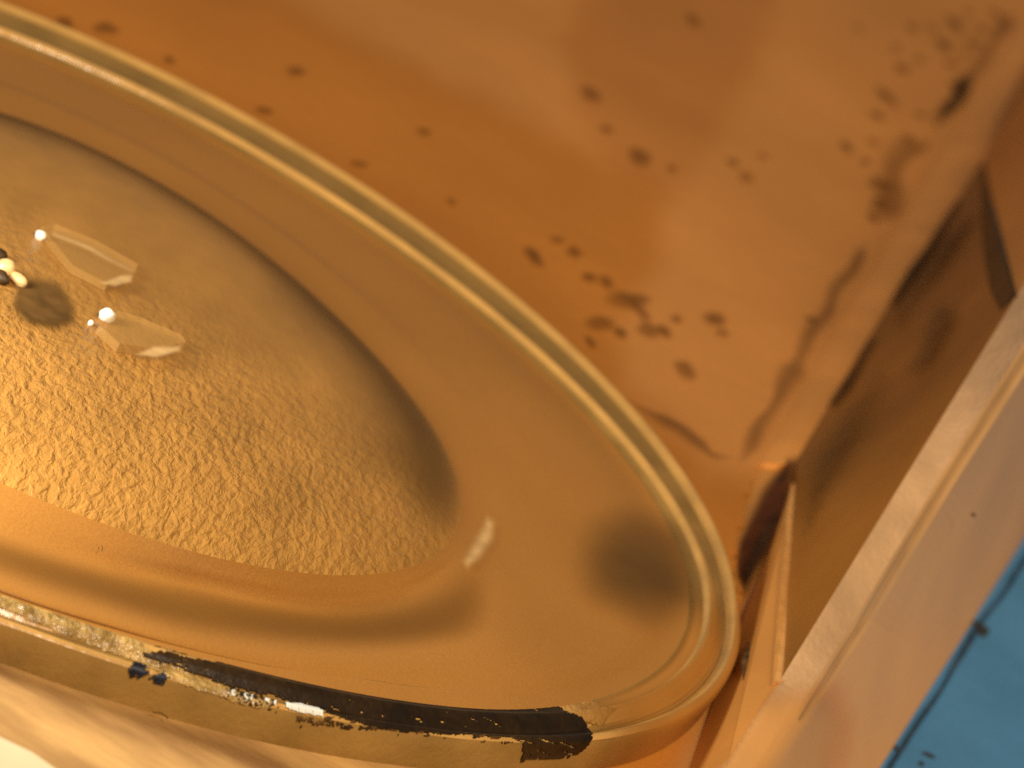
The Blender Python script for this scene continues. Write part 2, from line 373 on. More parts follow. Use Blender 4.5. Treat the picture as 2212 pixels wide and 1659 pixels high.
# paler and duller reflections painted into the floor colour at the back
def poly_cover(poly, soft, x, y):
    wx = x + 12 * noise.noise(Vector((x * .012, y * .012, 1))); wy = y + 12 * noise.noise(Vector((x * .012, y * .012, 8)))
    if not inside(wx, wy, poly): return 0.0
    d = 1e9
    for k in range(len(poly)):
        ax, ay = poly[k]; bx, by = poly[(k + 1) % len(poly)]
        t = max(0, min(1, ((wx - ax) * (bx - ax) + (wy - ay) * (by - ay)) / ((bx - ax) ** 2 + (by - ay) ** 2)))
        d = min(d, math.hypot(wx - ax - t * (bx - ax), wy - ay - t * (by - ay)))
    v = min(1, d / soft); return v * v * (3 - 2 * v)
def floor_reflection_tint():
    """tinted layer on the case floor: orange at left, reflections painted paler at right, duller within"""
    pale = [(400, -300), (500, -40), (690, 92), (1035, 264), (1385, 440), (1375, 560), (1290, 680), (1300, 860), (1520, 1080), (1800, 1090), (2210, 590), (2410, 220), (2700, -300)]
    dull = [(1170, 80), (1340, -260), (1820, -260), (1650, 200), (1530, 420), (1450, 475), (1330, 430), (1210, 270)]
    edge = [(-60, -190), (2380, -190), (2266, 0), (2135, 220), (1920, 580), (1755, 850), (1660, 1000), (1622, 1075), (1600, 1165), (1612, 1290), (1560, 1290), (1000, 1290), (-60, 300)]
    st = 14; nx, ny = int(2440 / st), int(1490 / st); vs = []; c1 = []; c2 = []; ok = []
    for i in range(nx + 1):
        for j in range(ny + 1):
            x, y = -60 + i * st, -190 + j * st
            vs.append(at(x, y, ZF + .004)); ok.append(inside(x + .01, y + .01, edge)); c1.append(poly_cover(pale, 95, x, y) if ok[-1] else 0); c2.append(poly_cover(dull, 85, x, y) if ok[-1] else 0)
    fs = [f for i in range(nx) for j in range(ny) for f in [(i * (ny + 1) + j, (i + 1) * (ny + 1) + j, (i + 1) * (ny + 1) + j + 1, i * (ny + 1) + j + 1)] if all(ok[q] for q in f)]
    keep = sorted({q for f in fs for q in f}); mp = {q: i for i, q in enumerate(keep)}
    m = M['floor'].copy(); m.name = 'floor_reflection_tint'; nt = m.node_tree; b = nt.nodes['Principled BSDF']
    src = b.inputs['Base Color'].links[0].from_socket
    ratio = []
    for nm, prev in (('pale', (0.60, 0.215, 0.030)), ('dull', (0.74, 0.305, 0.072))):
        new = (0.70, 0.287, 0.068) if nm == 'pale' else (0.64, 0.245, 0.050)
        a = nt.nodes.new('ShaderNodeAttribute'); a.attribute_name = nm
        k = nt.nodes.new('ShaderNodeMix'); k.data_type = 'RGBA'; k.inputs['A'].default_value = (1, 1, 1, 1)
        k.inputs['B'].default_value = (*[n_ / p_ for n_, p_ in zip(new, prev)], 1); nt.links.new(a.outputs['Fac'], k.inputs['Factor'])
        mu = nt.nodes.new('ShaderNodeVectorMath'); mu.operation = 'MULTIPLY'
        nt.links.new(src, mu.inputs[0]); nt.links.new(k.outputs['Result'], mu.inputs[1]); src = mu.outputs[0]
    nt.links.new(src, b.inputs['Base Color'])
    o = mesh_obj('floor_reflection_tint', [vs[q] for q in keep], [tuple(mp[q] for q in f) for f in fs], m, case)
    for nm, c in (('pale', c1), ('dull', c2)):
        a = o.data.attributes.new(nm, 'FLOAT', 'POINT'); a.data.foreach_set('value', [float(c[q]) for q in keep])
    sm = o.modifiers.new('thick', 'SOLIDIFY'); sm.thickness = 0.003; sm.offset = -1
floor_reflection_tint()

# brown residue specks on the floor of the case
SP = [(2090, 30, 13, 0), (2105, 95, 18, 1), (2150, 30, 16, 0), (2010, 60, 12, 0), (1970, 60, 14, 0), (1935, 105, 10, 0), (2055, 140, 15, 0), (2085, 120, 10, 0), (1895, 250, 16, 0), (1870, 350, 13, 0), (1990, 250, 13, 0), (1960, 300, 15, 0), (1900, 440, 18, 0), (1885, 470, 14, 0), (1855, 60, 9, 0),
      (1205, 520, 12, 0), (1310, 610, 16, 0), (1385, 675, 18, 0), (1340, 720, 14, 0), (1460, 690, 12, 0), (1275, 740, 12, 0), (1560, 720, 12, 0), (1152, 553, 20, 1), (640, 155, 16, 0), (570, 240, 13, 0), (775, 355, 12, 0), (915, 285, 12, 0), (1498, 45, 20, 0), (1310, 280, 12, 0), (1380, 340, 26, 0), (1452, 366, 10, 0),
      (1583, 352, 13, 0), (1612, 383, 15, 0), (1648, 338, 9, 0), (1358, 650, 32, 0), (1298, 700, 24, 0), (1436, 718, 16, 0), (1400, 712, 22, 0), (1545, 690, 20, 0), (1480, 800, 22, 0), (1240, 545, 16, 0),
      (1272, 600, 14, 0), (975, 437, 9, 0), (1275, 205, 22, 0), (230, 62, 20, 0), (140, 52, 16, 0), (365, 130, 12, 0),
      (2062, 52, 24, 1), (2038, 98, 22, 1), (1950, 150, 18, 0), (1915, 210, 24, 0), (1985, 130, 12, 0), (2120, 62, 16, 0), (1828, 318, 18, 0), (1886, 308, 12, 0), (1900, 400, 26, 0), (1750, 690, 10, 1), (2072, 190, 24, 1), (2045, 235, 14, 1)]
for i, (x, y, r, d) in enumerate(SP):
    floortint = 0.008
    c = at(x, y, ZF + floortint)
    rr_ = r / 1000 * 1.6
    blob(c, rr_ * 0.95, rr_ * 1.9, 0.004, random.uniform(-.5, .5), M['speck2' if d else 'speck'], 'residue_speck', case, i, ZF + floortint)
# dark streaks along the foot of the ridge and marks in the inner wall
RB = [((2190, 20), (2130, 120), (2070, 205), (2015, 290), 0.026, 'speck2'), ((2105, 150), (2068, 210), (2035, 270), None, 0.035, 'crack'), ((2000, 290), (1940, 400), (1885, 490), None, 0.06, 'speck'), ((1880, 520), (1790, 670), (1700, 800), None, 0.026, 'speck2'),
      ((1740, 755), (1675, 860), (1620, 960), (1585, 1010), 0.028, 'speck2')]
for i, (a, b, c, d, w, m) in enumerate(RB):
    ribbon('dark_streak', [at(*p, ZF + .006) for p in (a, b, c, d) if p], w, 0.004, M[m], case, i * 3.3, 0.7)
ribbon('dark_streak', [at(x, y, ZF + .008) for x, y in ((1330, 850), (1400, 895), (1470, 930), (1540, 985), (1600, 985))], 0.045, 0.004, M['speck2'], case, 21.0, 0.5)
def wall_z(x, y):
    ys = [345, 605, 858, 1003, 1060, 1466]; xl = np.interp(y, ys, [2125, 1950, 1800, 1715, 1712, 1690]); zl = np.interp(y, ys, [ZR, ZR, ZR, ZR, 0, ZB0])
    yr = [645, 1029, 1355, 1470]; xr = np.interp(y, [345] + yr, [2133, 2193, 1956, 1756, 1688]); zr = np.interp(y, [345] + yr, [ZR + .05, ZB1, .37, .165, ZB0])
    t = max(0, min(1, (x - xl) / max(4, xr - xl)))
    return float(zl + (zr - zl) * t)
for poly, soft, m, nm in (([(2072, 425), (2078, 440), (1990, 585), (1932, 665), (1920, 655), (1965, 575)], 9, 'crack', 'dark_crack'), ([(1886, 722), (1894, 732), (1835, 835), (1800, 882), (1790, 872), (1828, 812)], 7, 'crack', 'dark_crack'),
                       ([(2010, 655), (2055, 640), (2068, 680), (2010, 790), (1960, 830), (1945, 800)], 34, 'smudge', 'grey_smudge'), ([(2030, 500), (2120, 430), (2110, 490), (1990, 640), (1930, 720), (1920, 680)], 30, 'smudge', 'grey_smudge'),
                       ([(1735, 1000), (1800, 890), (1890, 780), (1930, 800), (1850, 960), (1760, 1150), (1715, 1200)], 60, 'smudge', 'grey_smudge')):
    soft_sheet(nm, poly, lambda x, y: wall_z(x, y) + .012, soft, M[m], case, 5 if soft < 10 else 10, 5)
blob(at(2101, 1115, 0.27), .005, .008, .004, 0, M['sliver'], 'dark_dot', case, 91, 0.272)
ribbon('olive_stain', [at(x, y, z) for x, y, z in ((1622, 1375, ZF + .06), (1614, 1420, ZF + .075), (1602, 1470, ZF + .09))], 0.016, .01, M['mottle'], case, 51, .8)
# ------------------------------------------------------------------ the glass dish
dish = empty('glass_dish', 'round amber glass dish with pebbled centre and worn black paint on its front edge', 'dish')
CX, CY = -0.93, -0.85

def ring(picks, z, n=360, lam=0.02):
    """smooth closed curve through picture spots on the level z, as radius over angle about the centre"""
    P = np.array([at(x, y, z)[:2] for x, y in picks])
    dx, dy = P[:, 0] - CX, P[:, 1] - CY
    th = np.arctan2(dy, dx); r = np.hypot(dx, dy)
    def basis(t):
        return np.stack([np.ones_like(t)] + [f(k * t) for k in (1, 2, 3) for f in (np.cos, np.sin)], 1)
    B = basis(th); reg = np.diag([0] + [lam * k ** 3 for k in (1, 1, 2, 2, 3, 3)])
    s = np.linalg.solve(B.T @ B + reg, B.T @ r)
    t = np.linspace(0, 2 * math.pi, n, endpoint=False)
    return basis(t) @ s

outer_back = [(0, 5), (347, 150), (700, 350), (950, 505), (1106, 635), (1271, 780), (1311, 830), (1406, 925), (1486, 1030), (1546, 1140), (1581, 1230), (1596, 1305)]
a_picks = [(0, 58), (347, 212), (700, 400), (950, 578), (1106, 695), (1206, 790), (1256, 838), (1306, 904), (1406, 1016), (1476, 1130), (1516, 1210), (1541, 1290), (1550, 1350), (1520, 1420), (1420, 1510), (1260, 1545), (1080, 1528), (750, 1490), (300, 1400), (0, 1285)]
b_picks = outer_back + [(1580, 1400), (1500, 1505), (1380, 1570), (1250, 1597), (1120, 1597), (1000, 1585), (850, 1572), (700, 1545), (450, 1488), (270, 1442), (0, 1345)]
c_picks = outer_back + [(1590, 1400), (1510, 1540), (1400, 1605), (1280, 1632), (1100, 1637), (850, 1602), (500, 1532), (250, 1462), (0, 1400)]
p_picks = [(0, 250), (150, 300), (400, 430), (620, 590), (800, 760), (900, 880), (970, 1000), (1002, 1100), (985, 1180), (900, 1225), (750, 1237), (600, 1225), (400, 1185), (200, 1125), (0, 1045)]
f_picks = [(0, 235), (150, 285), (400, 412), (640, 580), (840, 765), (950, 890), (1020, 1010), (1055, 1110), (1035, 1190), (935, 1255), (720, 1285), (450, 1270), (200, 1220), (0, 1165)]
k_picks = [(0, 180), (350, 330), (600, 480), (800, 620), (1000, 790), (1150, 950), (1240, 1110), (1255, 1240), (1180, 1340), (1000, 1400), (750, 1412), (500, 1390), (250, 1335), (0, 1258)]
ZP, ZFO, ZK, ZA, ZB_, ZC = 0.040, -0.008, 0.034, 0.030, 0.020, ZF + 0.004
NT = 360
rA = ring(a_picks, ZA); rB = ring(b_picks, ZB_); rC = ring(c_picks, ZC); rP = ring(p_picks, ZP); rF = ring(f_picks, ZFO); rK = ring(k_picks, ZK)
rF = np.maximum(rF, rP + 0.045); rK = np.maximum(rK, rF + 0.06); rA = np.maximum(rA, rK + 0.06); rB = np.maximum(rB, rA + 0.07); _bk = np.clip((np.sin(np.linspace(0, 2 * math.pi, NT, endpoint=False)) + .35) / .3, 0, 1); rC = np.maximum(rC, rB + 0.001) * (1 - _bk) + (rB - .006) * _bk
TH = np.linspace(0, 2 * math.pi, NT, endpoint=False)

def smoothstep(t): return t * t * (3 - 2 * t)

def spline_profile(knots, sub):
    """knots: list of (radius array, z array or number) -> subdivided list with Catmull-Rom in between"""
    K = [(np.asarray(r, float) * np.ones(NT), np.ones(NT) * z) for r, z in knots]
    out = []
    for i in range(len(K) - 1):
        p0, p1, p2, p3 = K[max(i - 1, 0)], K[i], K[i + 1], K[min(i + 2, len(K) - 1)]
        for j in range(sub):
            t = j / sub
            out.append(tuple(0.5 * (2 * p1[q] + (p2[q] - p0[q]) * t + (2 * p0[q] - 5 * p1[q] + 4 * p2[q] - p3[q]) * t * t + (3 * p1[q] - p0[q] - 3 * p2[q] + p3[q]) * t ** 3) for q in (0, 1)))
    out.append(K[-1])
    return out

def loft(name, rings, m, parent, close=False):
    vs = []; fs = []
    for r, z in rings:
        vs += [(CX + r[i] * math.cos(TH[i]), CY + r[i] * math.sin(TH[i]), z[i]) for i in range(NT)]
    for k in range(len(rings) - 1):
        for i in range(NT):
            j = (i + 1) % NT
            fs.append((k * NT + i, k * NT + j, (k + 1) * NT + j, (k + 1) * NT + i))
    if close:
        fs.append(tuple(range(NT)))
        fs.append(tuple(range((len(rings) - 1) * NT, len(rings) * NT)))
    return mesh_obj(name, vs, fs, m, parent, True)

# centre pad: a low dome, its shoulder rounding over
dome = []
for s, z in ((0.0005, .125), (.2, .124), (.4, .120), (.6, .110), (.75, .096), (.86, .079), (.93, .063), (.97, .052), (1.0, ZP)):
    dome.append((rP * s, z))
pad = loft('pebbled_pad', spline_profile(dome, 5), M['pad'], dish)
# smooth bowl between pad and rim
_tt = np.where(TH > math.pi, TH - 2 * math.pi, TH)
_ft = math.atan2(at(1000, 1215, 0)[1] - CY, at(1000, 1215, 0)[0] - CX)
_ff = np.clip((_ft - _tt) / 0.6, 0, 1) * np.clip((_tt + math.pi) / 0.8 , 0, 1); _ff = _ff * _ff * (3 - 2 * _ff)
_fr = np.clip((-np.sin(TH) - .25) / .35, 0, 1); _fr = _fr * _fr * (3 - 2 * _fr); VZ = .0105 * _fr; VR = .027 * _fr
ZFO = 0.036 * (1 - _ff) + ZFO * _ff; ZK = 0.029 * (1 - _ff) + ZK * _ff
bowl_k = [(rP, ZP), (rP * .6 + rF * .4, ZP * .55 + ZFO * .45), (rF, ZFO), (rF * .6 + rK * .4, ZFO * .5 + ZK * .5), (rK, ZK), (rK * .5 + rA * .5, ZK - .006), (rA - 0.075, ZK - 0.014 * (1 - _fr) - .005 * _fr), (rA - 0.045 + VR, ZA - .014 + VZ)]
loft('bowl', spline_profile(bowl_k, 6), M['glass'], dish)
inner_band_k = [(rA - 0.045 + VR, ZA - .014 + VZ), (rA - .028 + VR * .5, ZA - .017 + VZ * 1.25), (rA - .013, ZA - .012 + VZ * .8)]
loft('inner_shade_band', spline_profile(inner_band_k, 4), M['side'], dish)  # olive tone paints the shaded band just inside the rim
rim_k = [(rA - .013, ZA - .012 + VZ * .8), (rA - .006, ZA - .003 + VZ * .15), (rA, ZA), (rA + .012, ZA - .006)]
loft('inner_rim', spline_profile(rim_k, 4), M['rim'], dish)
cham_k = [(rA + .012, ZA - .006), (rA + .026, ZA - .022), (rA * .5 + rB * .5, ZA - .022), (rB - .028, ZB_ - .008), (rB - .009, ZB_ + .004), (rB, ZB_ - .002)]
chamf = spline_profile(cham_k, 4)
loft('chamfer', chamf[:4], M['rim'], dish)
loft('rim_groove', chamf[3:13], M['side'], dish)  # groove's shadow deepened by the olive colour
loft('outer_rim', chamf[12:], M['rim'], dish)
side_k = [(rB, ZB_ - .002), (rB + (rC - rB) * .25 + .003, ZB_ - .02), (rC + .002, ZC + .02), (rC, ZC)]
sidep = spline_profile(side_k, 4)
loft('side_wall', sidep, M['side'], dish)
loft('underside', [(rC - .001, np.full(NT, ZC)), (rC * .5, np.full(NT, ZC)), (rC * .001, np.full(NT, ZC))], M['glass'], dish)

# ---- worn paint: ragged flakes that follow the chamfer and the side wall
from bisect import bisect
prof = spline_profile(inner_band_k, 3)[:-1] + spline_profile(rim_k, 4)[:-1] + chamf + sidep[1:]
def surf(th, s):
    """point of the front edge: th angle, s 0..len(prof)-1, with outward normal"""
    def P(t, q):
        q = min(max(q, 0), len(prof) - 1.001); k = int(q); f = q - k
        x = (t / (2 * math.pi) * NT) % NT; i = int(x); g = x - i; j = (i + 1) % NT
        rr0 = (prof[k][0][i] * (1 - f) + prof[k + 1][0][i] * f) * (1 - g) + (prof[k][0][j] * (1 - f) + prof[k + 1][0][j] * f) * g
        z = (prof[k][1][i] * (1 - f) + prof[k + 1][1][i] * f)
        return np.array([CX + rr0 * math.cos(t), CY + rr0 * math.sin(t), z])
    p = P(th, s); a = P(th + .004, s) - P(th - .004, s); b = P(th, s + .3) - P(th, s - .3)
    n = np.cross(b, a); n /= np.linalg.norm(n) + 1e-12
    if n @ np.array([math.cos(th), math.sin(th), 0.6]) < 0: n = -n
    return p, n

def nz(x, y, s, q=0.0): return noise.noise(Vector((x * s, y * s, q)))

def flakes(name, fn, m, th0, th1, nth, off, s0=0.0, s1=None, ns=72, label=None):
    s1 = len(prof) - 1.01 if s1 is None else s1
    vs = []; px = []
    for i in range(nth + 1):
        for k in range(ns + 1):
            th = th0 + (th1 - th0) * i / nth; s = s0 + (s1 - s0) * k / ns
            p, n = surf(th, s); q = p + n * off
            vs.append(q); px.append(proj(q))
    fs = []
    for i in range(nth):
        for k in range(ns):
            id4 = (i * (ns + 1) + k, (i + 1) * (ns + 1) + k, (i + 1) * (ns + 1) + k + 1, i * (ns + 1) + k + 1)
            x = sum(px[v][0] for v in id4) / 4; y = sum(px[v][1] for v in id4) / 4
            if fn(x, y): fs.append(id4)
    used = sorted({v for f in fs for v in f}); mp = {v: i for i, v in enumerate(used)}
    if not fs: print('EMPTY', name); return None
    o = mesh_obj(name, [vs[v] for v in used], [tuple(mp[v] for v in f) for f in fs], m, dish, True)
    sm = o.modifiers.new('thick', 'SOLIDIFY'); sm.thickness = 0.002; sm.offset = 0
    if label: o['label'] = label
    return o

def is_frost(x, y):
    return x < 640 + 60 * nz(y, x, .05) and inside(x + 4 * nz(x, y, .08), y + 5 * nz(x, y, .09, 3), [(-300, 1180), (0, 1272), (150, 1335), (300, 1388), (330, 1410), (450, 1470), (600, 1520), (560, 1532), (400, 1482), (300, 1432), (140, 1372), (0, 1312), (-300, 1215)])
flakes('frosted_edge', is_frost, M['frost'], math.atan2(at(-120, 1260, ZB_)[1] - CY, at(-120, 1260, ZB_)[0] - CX), math.atan2(at(720, 1530, ZB_)[1] - CY, at(720, 1530, ZB_)[0] - CX), 380, 0.0012, label='scratched sparkling edge at the front left')
black_poly = [(300, 1412), (345, 1406), (430, 1424), (520, 1440), (640, 1466), (750, 1490), (765, 1482), (820, 1500), (905, 1503), (960, 1520), (1050, 1530), (1170, 1526), (1205, 1527), (1260, 1552), (1276, 1585), (1272, 1608), (1240, 1634),
              (1128, 1642), (1130, 1606), (1105, 1592), (1000, 1586), (900, 1582), (820, 1574), (760, 1556), (700, 1533), (620, 1512), (540, 1490), (460, 1470), (400, 1448)]
def is_black(x, y):
    wx = x + 7 * nz(x, y, .03) + 4 * nz(x, y, .13); wy = y + 5 * nz(x, y, .028, 3) + 4 * nz(x, y, .12, 5)
    if not inside(wx, wy, black_poly): return False
    u, v = x * .92 + y * .38, -x * .38 + y * .92
    sc = noise.noise(Vector((u * .018, v * .16, 2))) + .5 * noise.noise(Vector((u * .05, v * .3, 7)))
    lim = 0.60 if y < 1592 or x < 1140 else 0.34
    return sc < lim
th_of = lambda px, py, z: math.atan2(at(px, py, z)[1] - CY, at(px, py, z)[0] - CX)
t0, t1 = th_of(200, 1450, ZB_), th_of(1330, 1600, ZB_)
flakes('black_paint', is_black, M['paint'], t0, t1, 900, 0.003, label='worn black paint along the front edge')
def is_blue(x, y):
    wx = x + 11 * nz(x, y, .06) + 9 * nz(x, y, .22, 2); wy = y + 9 * nz(x, y, .07, 3) + 8 * nz(x, y, .25, 6)
    return (wx - 298) ** 2 / 21 ** 2 + (wy - 1447) ** 2 / 13 ** 2 < 1 or (wx - 345) ** 2 / 17 ** 2 + (wy - 1466) ** 2 / 10 ** 2 < 1
flakes('ink_fleck', is_blue, M['blueink'], th_of(200, 1450, ZB_), th_of(430, 1480, ZB_), 160, 0.0035, label='dark blue flecks left of the black paint')
def is_dust(x, y):
    e = math.exp(-((x - 545) / 60) ** 2) * math.exp(-((y - 1512 - (x - 545) * .3) / 17) ** 2) + .55 * math.exp(-((x - 292) / 20) ** 2 - ((y - 1462) / 26) ** 2)
    return e > .3 and noise.noise(Vector((x * .16, y * .2, 1))) + .5 * nz(x, y, .5) > 0.62 - .5 * e
o = flakes('paint_crumbs', is_dust, M['paint'], th_of(230, 1450, ZB_), th_of(720, 1560, ZB_), 520, 0.0032)
o['kind'] = 'stuff'
def is_mottle(x, y):
    base = 1561 + (x - 700) * .075
    return 640 < x < 1122 and abs(y - base) < 16 and noise.noise(Vector((x * .05, y * .13, 4))) + .5 * nz(x, y, .22) + .75 * math.exp(-((y - base) / 12) ** 2) > .74
o = flakes('brown_mottle', is_mottle, M['mottle'], th_of(600, 1520, ZB_), th_of(1180, 1600, ZB_), 480, 0.0022)
o['kind'] = 'stuff'
def is_striated(x, y):
    wx = x + 6 * nz(x, y, .04); wy = y + 6 * nz(x, y, .05, 3)
    return inside(wx, wy, [(330, 1392), (420, 1412), (560, 1448), (760, 1474), (900, 1486), (1060, 1497), (1250, 1505), (1330, 1530), (1300, 1570), (1200, 1540), (1050, 1535), (900, 1508), (760, 1494), (640, 1470), (480, 1436)])
flakes('striated_edge', is_striated, M['striated'], th_of(280, 1400, ZA), th_of(1400, 1540, ZA), 420, 0.001)['kind'] = 'stuff'
def is_silver(x, y):
    if not 500 < x < 697: return False
    yc = 1504 + (x - 530) * .215
    w = 3 + 6 * max(0, min(1, (x - 590) / 50))
    ok = abs(y - yc - 3 * nz(x, y, .05)) < w
    if x < 622: ok = ok and nz(x, 0, .11, 4) > .12
    return ok and (x % 15) > 1.1
flakes('silver_fleck', is_silver, M['silver'], th_of(480, 1490, ZB_), th_of(720, 1560, ZB_), 520, 0.0045, label='bright silver fleck below the black paint')

# dark refraction and the highlight of a nick, painted in the bowl
def bowl_patch(name, m, fn, x0, x1, y0, y1, off):
    prof_b = spline_profile(bowl_k, 6)
    vs = []; px = []; n0 = len(prof_b)
    idx = [i for i in range(NT)]
    for i in idx:
        for k in range(n0):
            r, z = prof_b[k]
            q = np.array([CX + r[i] * math.cos(TH[i]), CY + r[i] * math.sin(TH[i]), z[i] + off]); vs.append(q); px.append(proj(q))
    fs = []
    for i in range(NT):
        j = (i + 1) % NT
        for k in range(n0 - 1):
            f = (i * n0 + k, j * n0 + k, j * n0 + k + 1, i * n0 + k + 1)
            x = sum(px[v][0] for v in f) / 4; y = sum(px[v][1] for v in f) / 4
            if x0 < x < x1 and y0 < y < y1 and fn(x, y): fs.append(f)
    used = sorted({v for f in fs for v in f}); mp = {v: i for i, v in enumerate(used)}
    return mesh_obj(name, [vs[v] for v in used], [tuple(mp[v] for v in f) for f in fs], m, dish, True)

def soft_mat(name, col, rough, cx, cy, ax, ay, rot, soft=0.7, top=0.9):
    m = mat(name, col, rough, 0.3, 0.15, 9)
    nt = m.node_tree; N = nt.nodes; L = nt.links; b = N['Principled BSDF']
    tc = N.new('ShaderNodeTexCoord'); mp = N.new('ShaderNodeMapping'); mp.vector_type = 'TEXTURE'
    mp.inputs['Location'].default_value = (cx, cy, 0); mp.inputs['Rotation'].default_value = (0, 0, rot); mp.inputs['Scale'].default_value = (ax, ay, 1000)
    L.new(tc.outputs['Object'], mp.inputs[0])
    ln = N.new('ShaderNodeVectorMath'); ln.operation = 'LENGTH'; L.new(mp.outputs[0], ln.inputs[0])
    nz_ = N.new('ShaderNodeTexNoise'); nz_.inputs['Scale'].default_value = 5; L.new(tc.outputs['Object'], nz_.inputs['Vector'])
    ad = N.new('ShaderNodeMath'); ad.operation = 'MULTIPLY_ADD'; ad.inputs[1].default_value = 0.5
    L.new(nz_.outputs['Fac'], ad.inputs[0]); L.new(ln.outputs['Value'], ad.inputs[2])
    mr = N.new('ShaderNodeMapRange'); mr.interpolation_type = 'SMOOTHSTEP'
    mr.inputs['From Min'].default_value = 1.2; mr.inputs['From Max'].default_value = 1.2 - soft
    mr.inputs['To Max'].default_value = top
    L.new(ad.outputs[0], mr.inputs['Value']); L.new(mr.outputs[0], b.inputs['Alpha'])
    return m

def soft_patch(name, px, py, z, ax, ay, rot, col, off=0.004, soft=0.7, top=0.9, label=None):
    c = at(px, py, z)
    m = soft_mat(name + '_film', col, 0.4, c[0], c[1], ax, ay, rot, soft, top)
    rr2 = 1.3 * max(ax, ay)
    def near(x, y):
        p = at(x, y, z); return math.hypot(p[0] - c[0], p[1] - c[1]) < rr2
    o = bowl_patch(name, m, near, -1e4, 1e4, -1e4, 1e4, off)
    if label: o['label'] = label
    return o
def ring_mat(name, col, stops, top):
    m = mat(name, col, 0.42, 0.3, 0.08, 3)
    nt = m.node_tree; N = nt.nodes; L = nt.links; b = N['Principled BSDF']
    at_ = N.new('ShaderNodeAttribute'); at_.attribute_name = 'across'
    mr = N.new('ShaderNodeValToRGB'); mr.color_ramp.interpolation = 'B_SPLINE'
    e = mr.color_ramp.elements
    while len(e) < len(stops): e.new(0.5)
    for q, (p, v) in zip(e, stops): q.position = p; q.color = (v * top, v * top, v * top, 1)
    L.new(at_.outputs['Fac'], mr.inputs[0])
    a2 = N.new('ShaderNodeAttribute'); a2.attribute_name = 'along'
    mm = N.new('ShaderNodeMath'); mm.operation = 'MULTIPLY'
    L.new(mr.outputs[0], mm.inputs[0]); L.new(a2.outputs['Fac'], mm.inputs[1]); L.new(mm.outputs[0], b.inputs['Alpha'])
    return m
def add_refraction_ring():
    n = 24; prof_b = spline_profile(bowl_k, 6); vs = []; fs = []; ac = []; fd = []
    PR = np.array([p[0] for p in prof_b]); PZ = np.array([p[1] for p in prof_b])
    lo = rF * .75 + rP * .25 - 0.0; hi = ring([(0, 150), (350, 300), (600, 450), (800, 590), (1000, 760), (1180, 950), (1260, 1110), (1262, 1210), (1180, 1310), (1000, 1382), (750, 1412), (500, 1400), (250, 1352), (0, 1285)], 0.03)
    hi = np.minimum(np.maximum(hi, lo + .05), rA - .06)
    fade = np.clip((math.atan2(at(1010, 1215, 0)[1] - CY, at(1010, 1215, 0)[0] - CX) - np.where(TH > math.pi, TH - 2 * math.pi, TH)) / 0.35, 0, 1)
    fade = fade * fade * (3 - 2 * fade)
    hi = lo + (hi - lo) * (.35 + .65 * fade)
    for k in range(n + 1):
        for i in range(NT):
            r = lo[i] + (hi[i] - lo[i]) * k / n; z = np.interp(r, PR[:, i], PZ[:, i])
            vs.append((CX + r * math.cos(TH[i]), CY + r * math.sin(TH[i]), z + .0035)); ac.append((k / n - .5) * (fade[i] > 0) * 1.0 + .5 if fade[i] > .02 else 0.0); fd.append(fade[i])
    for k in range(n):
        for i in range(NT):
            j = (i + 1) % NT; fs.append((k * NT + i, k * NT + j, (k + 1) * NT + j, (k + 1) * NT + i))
    m = ring_mat('refraction_ring', (0.21, 0.084, 0.011), [(0, 0), (.12, .1), (.42, 1), (.62, 1), (.85, .2), (1, 0)], .62)  # dark band from refraction, painted as a tinted film
    o = mesh_obj('refraction_ring', vs, fs, m, dish, True)
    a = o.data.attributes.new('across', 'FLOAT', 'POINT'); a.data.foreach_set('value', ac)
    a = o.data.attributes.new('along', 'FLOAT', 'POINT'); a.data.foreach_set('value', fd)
    o['label'] = 'dark ring round the pad, painted for light bent in the glass'
add_refraction_ring()
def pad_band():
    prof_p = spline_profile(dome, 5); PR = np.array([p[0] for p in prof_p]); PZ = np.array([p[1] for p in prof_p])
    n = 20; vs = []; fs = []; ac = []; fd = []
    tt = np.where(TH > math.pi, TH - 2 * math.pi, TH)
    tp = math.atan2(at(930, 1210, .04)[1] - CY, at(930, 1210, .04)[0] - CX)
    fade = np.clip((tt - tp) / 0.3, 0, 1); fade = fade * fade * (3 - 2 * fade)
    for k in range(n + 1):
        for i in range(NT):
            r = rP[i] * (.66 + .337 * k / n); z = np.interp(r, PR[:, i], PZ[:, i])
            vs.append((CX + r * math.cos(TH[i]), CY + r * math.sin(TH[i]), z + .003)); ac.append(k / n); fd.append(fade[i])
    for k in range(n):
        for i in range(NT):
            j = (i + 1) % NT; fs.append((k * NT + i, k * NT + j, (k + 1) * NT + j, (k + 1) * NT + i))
    m = ring_mat('pad_shade_tone', (0.15, 0.068, 0.011), [(0, 0), (.3, .14), (.58, .65), (.76, 1), (.9, .75), (1, 0)], .62)  # shade on the pad's far shoulder, painted as a tinted film
    o = mesh_obj('pad_shade_band', vs, fs, m, dish, True)
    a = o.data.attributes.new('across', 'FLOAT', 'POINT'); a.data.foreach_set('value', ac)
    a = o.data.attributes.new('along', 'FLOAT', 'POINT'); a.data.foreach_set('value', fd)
    o['label'] = 'dark shading painted inside the far edge of the pad'
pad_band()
def bowl_z(x, y):
    z = 0.0
    pr = _pb
    for _ in range(6):
        p = at(x, y, z); d = math.hypot(p[0] - CX, p[1] - CY); i = int((math.atan2(p[1] - CY, p[0] - CX) % (2 * math.pi)) / (2 * math.pi) * NT) % NT
        z = float(np.interp(d, _PR[:, i], _PZ[:, i]))
    return z
_pb = spline_profile(bowl_k, 6); _PR = np.array([p[0] for p in _pb]); _PZ = np.array([p[1] for p in _pb])
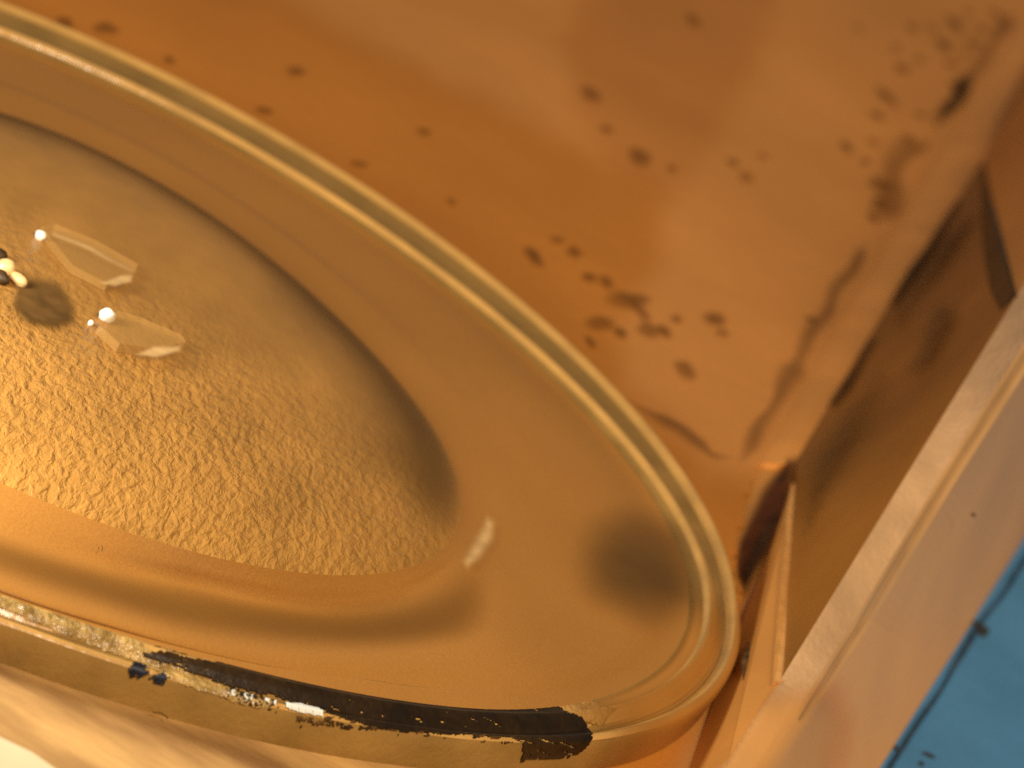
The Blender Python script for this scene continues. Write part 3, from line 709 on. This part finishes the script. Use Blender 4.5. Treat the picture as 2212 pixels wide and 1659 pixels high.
o = soft_spot('dark_refraction', 1390, 1222, 185, 150, R(25), lambda x, y: bowl_z(x, y) + .005, M['refraction'], dish, 8, .07)  # dark refraction painted as a soft film on the bowl
o['label'] = 'dark refraction painted inside the right end of the bowl'
o = soft_sheet('pale_nick', [(1052, 1105), (1080, 1125), (1072, 1165), (1040, 1215), (1008, 1240), (992, 1215), (1020, 1155)], lambda x, y: bowl_z(x, y) + .006, 24, M['nickfilm'], dish, 5, 5)  # glint on the nick painted as a pale film
o['label'] = 'nick at the right tip of the pad, its highlight painted pale'
# hazy stretch of the edge at the front right
def hazy():
    th0, th1 = th_of(1272, 1600, ZB_), th_of(1596, 1265, ZB_); nth, ns = 90, 40; vs = []; cov = []
    for i in range(nth + 1):
        for k in range(ns + 1):
            p, n = surf(th0 + (th1 - th0) * i / nth, (len(prof) - 1.01) * k / ns); vs.append(p + n * .0035)
            u = min(i / nth / .3, (1 - i / nth) / .35, 1); w = min(1, k / ns / .05); u = u * u * (3 - 2 * u)
            cov.append(u * w)
    fs = [(i * (ns + 1) + k, (i + 1) * (ns + 1) + k, (i + 1) * (ns + 1) + k + 1, i * (ns + 1) + k + 1) for i in range(nth) for k in range(ns)]
    cover(mesh_obj('hazy_edge', vs, fs, M['haze_edge'], dish, True), cov)
hazy()
# chips of clear glass and beads coloured white as lamp highlights, lying on the pad
def pad_z(px, py):
    z = 0.08
    for _ in range(6):
        p = at(px, py, z); d = math.hypot(p[0] - CX, p[1] - CY); th = math.atan2(p[1] - CY, p[0] - CX)
        rp = np.interp(th % (2 * math.pi), TH, rP); s = min(1, d / rp)
        z = float(np.interp(s, [0, .2, .4, .6, .75, .86, .93, .97, 1], [.125, .124, .120, .110, .096, .079, .063, .052, .040]))
    return z

def shard(label, outline, top):
    root = empty('glass_chip', label, 'glass chip', 'chips of glass on the pebbled pad')
    pts = [(x, y, pad_z(x, y) + .002) for x, y in outline]
    n = len(pts); b = [at(*p) for p in pts]; t = [q + np.array([0, 0, top]) for q in b]
    fs = [list(range(n)), list(range(2 * n - 1, n - 1, -1))] + [[i, n + i, n + (i + 1) % n, (i + 1) % n] for i in range(n)]
    mesh_obj('chip_body', b + t, fs, M['shard'], root)
    return root

def bead(root, px, py, r, sx=1.0, rot=0.0, name='bead', m='bead', dz=0.0):
    z = pad_z(px, py)
    bm = bmesh.new(); bmesh.ops.create_icosphere(bm, subdivisions=3, radius=1)
    for v in bm.verts:
        w = 1 + .18 * noise.noise(v.co * 1.7 + Vector((px, py, 0)))
        v.co *= w
    c = at(px, py, z + r * .8 + dz)
    mw = Matrix.Translation(Vector(c)) @ Matrix.Rotation(rot, 4, 'Z') @ Matrix.Diagonal((r * sx, r, r, 1))
    bm.transform(mw)
    me = bpy.data.meshes.new(name); bm.to_mesh(me); bm.free()
    me.polygons.foreach_set('use_smooth', [True] * len(me.polygons)); me.materials.append(M[m])
    o = bpy.data.objects.new(name, me); COL.objects.link(o); o.parent = root
    return o

c1 = shard('upper clear glass chip with one small bead coloured white as a highlight, on the pad', [(82, 505), (112, 500), (200, 535), (290, 586), (284, 606), (225, 628), (150, 590)], 0.018)
bead(c1, 87, 508, .011, 1.0); soft_sheet('pale_tip', [(205, 612), (262, 592), (292, 590), (288, 612), (250, 622)], lambda x, y: pad_z(x, y) + .022, 9, M['nickfilm'], c1, 3, 3)
soft_sheet('pale_edge', [(112, 498), (200, 530), (294, 584), (286, 594), (190, 545), (108, 512)], lambda x, y: pad_z(x, y) + .022, 12, M['nickfilm'], c1, 3, 2)
c2 = shard('lower clear glass chip with a larger bead coloured white as a highlight and pale long tip, on the pad', [(205, 720), (245, 688), (300, 705), (385, 742), (392, 756), (330, 772), (250, 760)], 0.02)
bead(c2, 232, 682, .015, 1.2, .5);  soft_sheet('pale_tip', [(280, 768), (330, 745), (392, 742), (394, 760), (340, 778)], lambda x, y: pad_z(x, y) + .024, 11, M['nickfilm'], c2, 3, 3)
bead(c2, 196, 698, .006, 1.0, 0, 'splinter_highlight')
sp = c2.children[-1]
c3 = empty('glass_chip', 'broken dark and pale chip cut off by the left edge of the photo', 'glass chip', 'chips of glass on the pebbled pad')
bead(c3, 12, 578, .018, 1.2, .6, 'chip_body', 'nick'); bead(c3, 40, 604, .013, 1.6, -.4, 'chip_body', 'nick'); bead(c3, -4, 550, .014, 1.3, .4, 'dark_lump', 'sliver'); bead(c3, 0, 598, .014, 1.6, -.3, 'dark_lump', 'sliver')
# hollow in the pad, drawn only as a flat dark film
soft_sheet('pit', [(25, 610), (70, 590), (130, 600), (168, 650), (170, 700), (120, 725), (50, 715), (15, 665)], lambda x, y: pad_z(x, y) + .004, 32, M['pitfilm'], dish, 6, 10)

# fine fibres
def fibre(name, pts, r, label):
    cu = bpy.data.curves.new(name, 'CURVE'); cu.dimensions = '3D'; cu.bevel_depth = r; cu.bevel_resolution = 1
    s = cu.splines.new('POLY'); s.points.add(len(pts) - 1)
    for p, q in zip(s.points, pts): p.co = (*[float(v) for v in q], 1)
    o = bpy.data.objects.new(name, cu); COL.objects.link(o)
    dg = bpy.context.evaluated_depsgraph_get(); me = bpy.data.meshes.new_from_object(o.evaluated_get(dg))
    bpy.data.objects.remove(o)
    me.materials.clear(); me.materials.append(M['fibre'])
    o = bpy.data.objects.new(name, me); COL.objects.link(o)
    return tag(o, label, 'lint')
fibre('lint_fibre', [at(x, y, 0.02) for x, y in ((219, 1178), (222, 1183), (220, 1190))], .0008, 'tiny dark fibre on the bright smooth bowl below the pad')
fibre('lint_fibre', [at(x, y, ZF + .02) for x, y in ((330, 1538), (348, 1540), (360, 1548), (362, 1553))], .001, 'hair thin fibre on the bright streaked strip below the dish')
